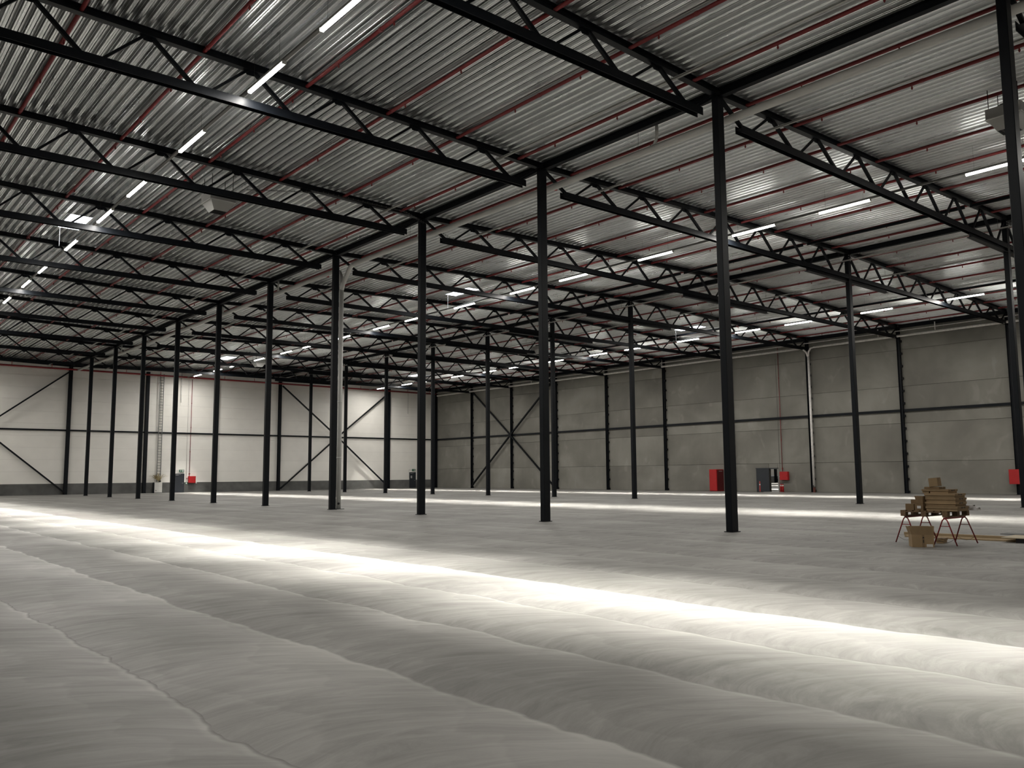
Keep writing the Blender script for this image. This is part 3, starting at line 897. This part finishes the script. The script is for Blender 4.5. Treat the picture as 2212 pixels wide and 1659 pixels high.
# ladder up the white wall
t = thing('wall_ladder', (29.85, yw - .22, 1.2), 'tall grey fixed ladder on the white wall above the lockers', 'ladder')
for sx in (-.19, .19):
    put('rail', MB().box(sx - .035, sx + .035, -.03, .03, 0, 11.75).mesh('rail', 'ladder'), t)
rung = MB().tube([(-.19, 0, 0), (.19, 0, 0)], .022, 6).mesh('rung', 'ladder')
for k in range(38):
    put('rung', rung, t, (0, 0, .25 + .30 * k))
brk = MB().box(-.01, .01, 0, .22, -.02, .02).mesh('bracket', 'ladder')
for k in range(5):
    for sx in (-.19, .19):
        put('bracket', brk, t, (sx, 0, .8 + 2.5 * k))
t = thing('metal_locker', (29.78, yw - .26, 0), 'pair of low pale lockers below the wall ladder', 'locker')
put('body', MB().box(-.40, .40, -.22, .22, .04, 1.12).mesh('body', 'locker'), t)
for s, x in ((0, -.395), (1, .005)):
    dd = put('door', MB().box(x, x + .39, -.24, -.22, .06, 1.10).mesh('door', 'locker'), t)
    put('knob', MB().tube([(x + .33, -.26, .6), (x + .33, -.24, .6)], .018, 8).mesh('knob', 'zinc'), dd)
    if s == 0:
        put('vent', MB().tube([(x + .16, -.245, .26), (x + .16, -.24, .26)], .05, 10).mesh('vent', 'black'), dd)
put('plinth', MB().box(-.39, .39, -.2, .2, 0, .04).mesh('plinth', 'black'), t)
put('side_panel', MB().box(-.44, -.40, -.22, .22, 0, 1.14).mesh('side_panel', 'door'), t)
t = thing('dried_palm', (30.0, yw - .40, 1.145), 'dry straw-coloured palm fronds lying on the low lockers', 'plant')
rr = random.Random(3)
fr = MB()
for k in range(70):
    a = rr.uniform(0, 2 * math.pi) if k % 3 else rr.uniform(2.6, 3.7)
    L0 = rr.uniform(.60, 1.15)
    c, s = math.cos(a), math.sin(a) * .5
    lean = rr.uniform(.25, 1.0)
    pts = [Vector((c * L0 * u * lean * 1.3 - .15, s * L0 * u * lean * .45, .06 + L0 * (1.9 * u - 1.35 * u * u) * (1.5 - lean * .7))) for u in (0, .3, .6, .85, 1)]
    wd = rr.uniform(.025, .05)
    side = Vector((-s, c, 0)).normalized() if abs(s) + abs(c) > .01 else Vector((1, 0, 0))
    side = (side + Vector((.5, 0, .2))).normalized()
    for u, (p, q) in enumerate(zip(pts, pts[1:])):
        w0, w1 = wd * (1 - u / 5), wd * (1 - (u + 1) / 5) + .003
        fr.quad(p - side * w0, p + side * w0, q + side * w1, q - side * w1)
put('fronds', fr.mesh('fronds', 'straw'), t)
put('pot', MB().tube([(-.05, 0, 0), (-.05, 0, .16)], [.10, .13], 12).mesh('pot', 'black'), t)

# ------------------------------------------------------------------ things on the concrete wall
t = put('door_3', None, None, (XWF, 42.13, 0)); t['kind'] = 'structure'; t['label'] = 'open doorway with dark sliding fire door in the concrete wall'
put('sliding_leaf', MB().box(-.09, -.02, .86, 2.18, .02, 2.06).mesh('sliding_leaf', 'door'), t)
put('track', MB().box(-.11, -.01, -.05, 2.22, 2.06, 2.12).mesh('track', 'door'), t)
put('leaf_edge', MB().box(-.10, -.015, .83, .87, .02, 2.06).mesh('leaf_edge', 'black'), t)
put('jamb', MB().box(-.01, .30, -.03, 0, 0, 2.04).box(-.01, .30, .90, .93, 0, 2.04).box(-.01, .30, 0, .90, 2.02, 2.05).mesh('jamb', 'heater'), t)
t = thing('annex_column', (AX1 - .4, 81.2, 0), 'black column of the hall next door seen through the doorway', 'column')
put('shaft', MB().prism(hpoly(.3, .45, .02, .02), 'Z', 0, 13.4).mesh('shaft', 'steel'), t)
put('brace_arm', MB().bar((0, -.2, .3), (0, -7, 6.5), .16, .3, (1, 0, 0)).mesh('brace_arm', 'steel'), t)

t = thing('fire_locker', (XWF - .60, 48.32, 0), 'tall red fire locker against the concrete wall beside the front column', 'cabinet')
put('body', MB().box(-.5, .55, -.42, .42, .03, 2.05).mesh('body', 'red_box'), t)
put('door', MB().box(-.53, -.5, -.40, .40, .06, 2.02).mesh('door', 'red_box'), t)
sd = put('side_door', MB().box(-.46, .50, -.45, -.42, .10, 1.98).mesh('side_door', simple('shaded_red_paint', (.10, .006, .008), .45)), t)  # same red locker; the shade on this side is put into a darker colour
put('handle', MB().box(-.2, .3, -.47, -.45, 1.86, 1.90).mesh('handle', 'zinc'), sd)
put('plinth', MB().box(-.48, .53, -.40, .40, 0, .03).mesh('plinth', 'black'), t)

riser(XWF - .11, 41.60, 1.80, 12.9, .028, 'red_pipe', 'thin red riser dropping to the cabinet on the concrete wall')
riser(XWF - .02, 41.92, 1.6, 11.9, .008, 'wire', 'hair-thin cable on the concrete wall beside the doorway', 'conduit', False)
t = thing('door_bell', (XWF, 41.93, 1.36), 'tiny round pale push button right of the open doorway', 'button')
put('plate', MB().tube([(-.03, 0, 0), (0, 0, 0)], .07, 12).mesh('plate', 'heater'), t)
put('knob', MB().tube([(-.05, 0, 0), (-.03, 0, 0)], .035, 10).mesh('knob', 'white'), t)

def extinguisher(x, y, lab):
    t = thing('fire_extinguisher', (x, y, 0), lab, 'extinguisher', 'fire extinguishers')
    body = put('cylinder', MB().tube([(0, 0, .02), (0, 0, .55), (0, 0, .66), (0, 0, .70)], [.085, .085, .05, .03], 14).mesh('cylinder', 'red_box', True), t)
    put('band', MB().tube([(0, 0, .52), (0, 0, .60)], .088, 14).mesh('band', 'white'), body)
    put('valve_head', MB().tube([(0, 0, .70), (0, 0, .78)], .025, 8).bar((-.08, 0, .80), (.08, 0, .80), .03, .02).mesh('valve_head', 'black'), t)
    put('hose', MB().tube([(.03, .0, .75), (.1, .02, .70), (.115, .02, .4), (.11, .02, .18)], .012, 6).mesh('hose', 'black'), t)
    put('stand', MB().box(-.13, .13, -.11, .11, 0, .02).box(-.01, .01, .10, .12, 0, .95).mesh('stand', 'red_pipe'), t)
extinguisher(XWF - .40, 41.62, 'red extinguisher with white band under the cabinet, nearer the wall')
extinguisher(XWF - .66, 41.28, 'red extinguisher with white band under the cabinet, nearer the camera')
t = thing('barrier_post', (65.2, 43.05, 0), 'red and white barrier post on a black foot by the sliding door', 'post')
put('post', MB().tube([(0, 0, .03), (0, 0, .95)], .045, 10).mesh('post', simple('salmon_red_plastic', (.50, .07, .06), .5)), t)
put('reflective_band', MB().tube([(0, 0, .60), (0, 0, .72)], .05, 10).mesh('reflective_band', 'white'), t)
put('foot', MB().box(-.2, .2, -.2, .2, 0, .04).mesh('foot', 'black'), t)

# ------------------------------------------------------------------ trestles, pallet and cartons
def trestle(x0, x1, y, zt, lab):
    t = thing('trestle', ((x0 + x1) / 2, y, 0), lab, 'trestle', 'red tube trestles')
    hx = (x1 - x0) / 2
    put('top_bar', MB().bar((-hx - .02, 0, zt - .02), (hx + .02, 0, zt - .02), .05, .04).mesh('top_bar', 'red_dull'), t)
    for sx in (-1, 1):
        x = sx * hx
        for sy in (-1, 1):
            pts = [(x, sy * .015, zt - .035), (x, sy * .05, zt - .06), (x, sy * .075, zt - .12), (x + sx * .03, sy * .255, .015)]
            put('leg', MB().tube(pts, .015, 8).mesh('leg', 'red_dull', True), t)
        put('chain', MB().tube([(x + sx * .02, -.2, .17)] + [(x + sx * .02, -.2 + .4 * k / 8, .17 - .09 * (1 - (k / 4 - 1) ** 2)) for k in range(1, 8)] + [(x + sx * .02, .2, .17)], .004, 5).mesh('chain', 'wire'), t)
        put('brace', MB().tube([(x, -.10, zt - .20), (x, .10, zt - .20)], .009, 6).mesh('brace', 'red_dull'), t)
trestle(20.33, 21.36, 9.44, .645, 'red tube trestle carrying the left end of the pallet')
trestle(20.16, 21.24, 8.47, .645, 'red tube trestle carrying the right end of the pallet')

PX0, PX1, PY0, PY1, PZ = 20.20, 21.42, 8.42, 9.50, .648
t = thing('wooden_pallet', (PX0, PY0, PZ), 'weathered wooden pallet laid across two red trestles', 'pallet')
pw, pd = PX1 - PX0, PY1 - PY0
for k in range(3):
    put('bottom_board', MB().box(0, pw, k * (pd - .12) / 2, k * (pd - .12) / 2 + .12, 0, .022).mesh('bottom_board', 'pallet'), t)
blk = MB().box(0, .14, 0, .12, .022, .098).mesh('block', 'pallet')
for i in range(3):
    for k in range(3):
        put('block', blk, t, (i * (pw - .14) / 2, k * (pd - .12) / 2, 0))
for i in range(3):
    put('stringer_board', MB().box(i * (pw - .14) / 2, i * (pw - .14) / 2 + .14, 0, pd, .098, .118).mesh('stringer_board', 'pallet'), t)
for k in range(7):
    y = k * (pd - .12) / 6
    put('deck_board', MB().box(0, pw, y, y + .12, .118, .140).mesh('deck_board', 'pallet'), t)
PT = PZ + .14

def carton(x0, y0, z0, w, d, h, lab, rz=0.0, tilt=0.0, mat='carton', mark=True, lid=True, group='cartons on the pallet', label_paper=False):
    """closed carton with overlapping lid; front faces -Y and -X"""
    t = thing('cardboard_box', (x0, y0, z0), lab, 'box', group, (tilt, 0, rz))
    b = .008
    put('body', MB().box(.006 if lid else 0, w - (.006 if lid else 0), .006 if lid else 0, d - (.006 if lid else 0), 0, h * (.55 if lid else 1)).mesh('body', mat), t)
    if lid:
        put('lid', MB().box(-b, w + b, -b, d + b, h * .52, h).mesh('lid', mat), t)
    put('tape', MB().box(w * .45, w * .55, -b - .0015, d + b + .0015, h, h + .0012).box(w * .45, w * .55, -b - .002, -b, h * .5, h).mesh('tape', 'tape'), t)
    if mark:
        mk = MB()
        for k in range(7):
            mk.box(w * (.30 + .055 * k), w * (.30 + .055 * k) + w * .038, -b - .003, -b, h * .66, h * .66 + .02)
        put('print_mark', mk.mesh('print_mark', 'print'), t)
    if label_paper:
        put('paper_label', MB().box(-b - .002, -b, d * .25, d * .7, h * .3, h * .7).mesh('paper_label', 'paper'), t)
    return t
# tall stack of flat cartons, right half of the pallet (long sides face the camera side)
carton(20.22, 8.20, PT, .62, .70, .105, 'lowest flat carton of the stack, jutting over the pallet end')
carton(20.72, 8.92, PT, .45, .38, .10, 'flat carton behind the lowest one, hidden at the stack back')
carton(20.33, 8.28, PT + .106, .60, .68, .098, 'second flat carton from below in the tall stack')
carton(20.34, 8.28, PT + .205, .60, .67, .095, 'third flat carton from below in the tall stack')
carton(20.34, 8.29, PT + .301, .58, .68, .098, 'fourth flat carton from below in the tall stack')
carton(20.44, 8.47, PT + .400, .50, .42, .094, 'fifth carton of the stack, smaller, under the top box')
carton(20.46, 8.915, PT + .400, .45, .16, .092, 'narrow carton beside the fifth one high in the stack', mark=False)
carton(20.50, 8.70, PT + .496, .36, .34, .052, 'thin flat box near the top of the stack', mark=False, lid=False, mat='carton_dark')
carton(20.50, 8.72, PT + .568, .30, .19, .20, 'tilted carton standing on the very top of the stack', rz=.12, tilt=-.10, mark=False, lid=False)
# smaller cartons at the left end
carton(20.24, 9.19, PT, .20, .20, .15, 'small brown carton at the left end of the pallet', mat='carton_dark', mark=False, lid=False)
carton(20.24, 8.975, PT, .21, .195, .155, 'small brown carton with a white label between the stacks', mat='carton_dark', mark=False, lid=False, label_paper=True)
carton(20.47, 9.12, PT, .22, .24, .24, 'torn brown carton behind the small ones at the left', mat='carton_dark', mark=False, lid=False)
# white flat packs at the far right corner
carton(21.05, 8.10, PT, .24, .62, .065, 'lower long white printed box at the right pallet end', mat='flatpack', lid=False)
carton(20.98, 8.18, PT + .067, .22, .52, .055, 'upper long white printed box at the right pallet end', mat='flatpack', lid=False)

def open_carton(loc, w, d, h, flap, lab, rz=0, dark=False, group=None):
    t = thing('open_cardboard_box', loc, lab, 'box', group, (0, 0, rz))
    th = .006
    m_ = 'carton_dark' if dark else 'carton'
    body = MB().box(0, w, 0, th, 0, h).box(0, w, d - th, d, 0, h).box(0, th, th, d - th, 0, h).box(w - th, w, th, d - th, 0, h).box(th, w - th, th, d - th, 0, th)
    put('body', body.mesh('body', m_), t)
    lean = flap * .28
    put('flap', MB().bar((w / 2, .003, h), (w / 2, -lean * .3, h + flap), w * .98, .005, (0, 1, 0)).mesh('flap', m_), t)
    put('flap', MB().bar((w / 2, d - .003, h), (w / 2, d + lean, h + flap * .95), w * .98, .005, (0, 1, 0)).mesh('flap', m_), t)
    put('flap', MB().bar((.003, d / 2, h), (-lean * .2, d / 2, h + flap), d * .96, .005, (1, 0, 0)).mesh('flap', m_), t)
    put('flap', MB().bar((w - .003, d / 2, h), (w + lean, d / 2, h + flap * .9), d * .96, .005, (1, 0, 0)).mesh('flap', m_), t)
    return t
t = open_carton((19.62, 8.50, 0), .36, .46, .28, .19, 'large open brown carton with raised flaps on the floor', rz=.62)
put('tape', MB().box(-.003, 0, .20, .25, 0, .28).mesh('tape', 'tape'), t)
put('paper_label', MB().box(-.004, -.001, .03, .16, .01, .07).mesh('paper_label', 'paper'), t)
put('print_mark', MB().box(-.004, -.001, .205, .235, .20, .23).box(-.004, -.001, .21, .23, .10, .17).mesh('print_mark', 'print'), t)
open_carton((20.26, 8.985, PT + .158), .19, .17, .10, .08, 'open dark carton standing on the small boxes beside the stack', rz=0, dark=True, group='cartons on the pallet')
t = carton(20.82, 8.80, 0, .36, .17, .115, 'small closed carton on the floor behind the large open one', rz=.18, group='cartons on the floor', mark=False)

# timber and sheet material on the floor
def plank(p, q, w, h, z, lab, mat='plank'):
    p, q = Vector((*p, z)), Vector((*q, z))
    mid = (p + q) / 2
    ang = math.atan2(q.y - p.y, q.x - p.x)
    L_ = (q - p).length
    me = MB().prism([(-w / 2, 0), (w / 2, 0), (w / 2, h - .004), (w / 2 - .004, h), (-w / 2 + .004, h), (-w / 2, h - .004)], 'X', -L_ / 2, L_ / 2).mesh('timber_plank', mat)
    o = put('timber_plank', me, None, mid, (0, 0, ang))
    return tag(o, lab, 'plank', 'planks on the floor')
plank((23.05, 10.75), (23.25, 6.2), .12, .075, .0, 'thick brown timber plank lying farthest behind the trestles')
plank((22.35, 10.40), (22.62, 6.2), .17, .030, .0, 'pale timber plank lying on the floor nearest the trestles')
plank((22.66, 10.55), (22.90, 6.2), .14, .028, .0, 'narrow timber plank lying between the two longer ones')
t = thing('plywood_sheet', (22.75, 6.9, .10), 'pale plywood sheet resting on planks at the right picture edge', 'sheet', None, (0, 0, .06))
put('sheet', MB().box(-.55, .52, -1.2, 1.15, 0, .018).mesh('sheet', 'ply'), t)
put('bearer', MB().box(-.52, -.40, -.30, .1, -.10, 0).box(-.52, -.40, .55, .85, -.10, 0).mesh('bearer', 'black'), t)
t = thing('dark_sheet', (23.72, 7.6, .105), 'thin dark board sticking out behind the plywood sheet', 'sheet', None, (0, 0, .1))
put('sheet', MB().box(-.3, .3, -1.2, .9, 0, .012).mesh('sheet', 'black'), t)
put('bearer', MB().box(-.28, .28, -.8, -.7, -.105, 0).box(-.28, .28, .3, .4, -.105, 0).mesh('bearer', 'pallet'), t)
print('objects', len(bpy.data.objects), 'tris', sum(len(p.vertices) - 2 for m in bpy.data.meshes for p in m.polygons))
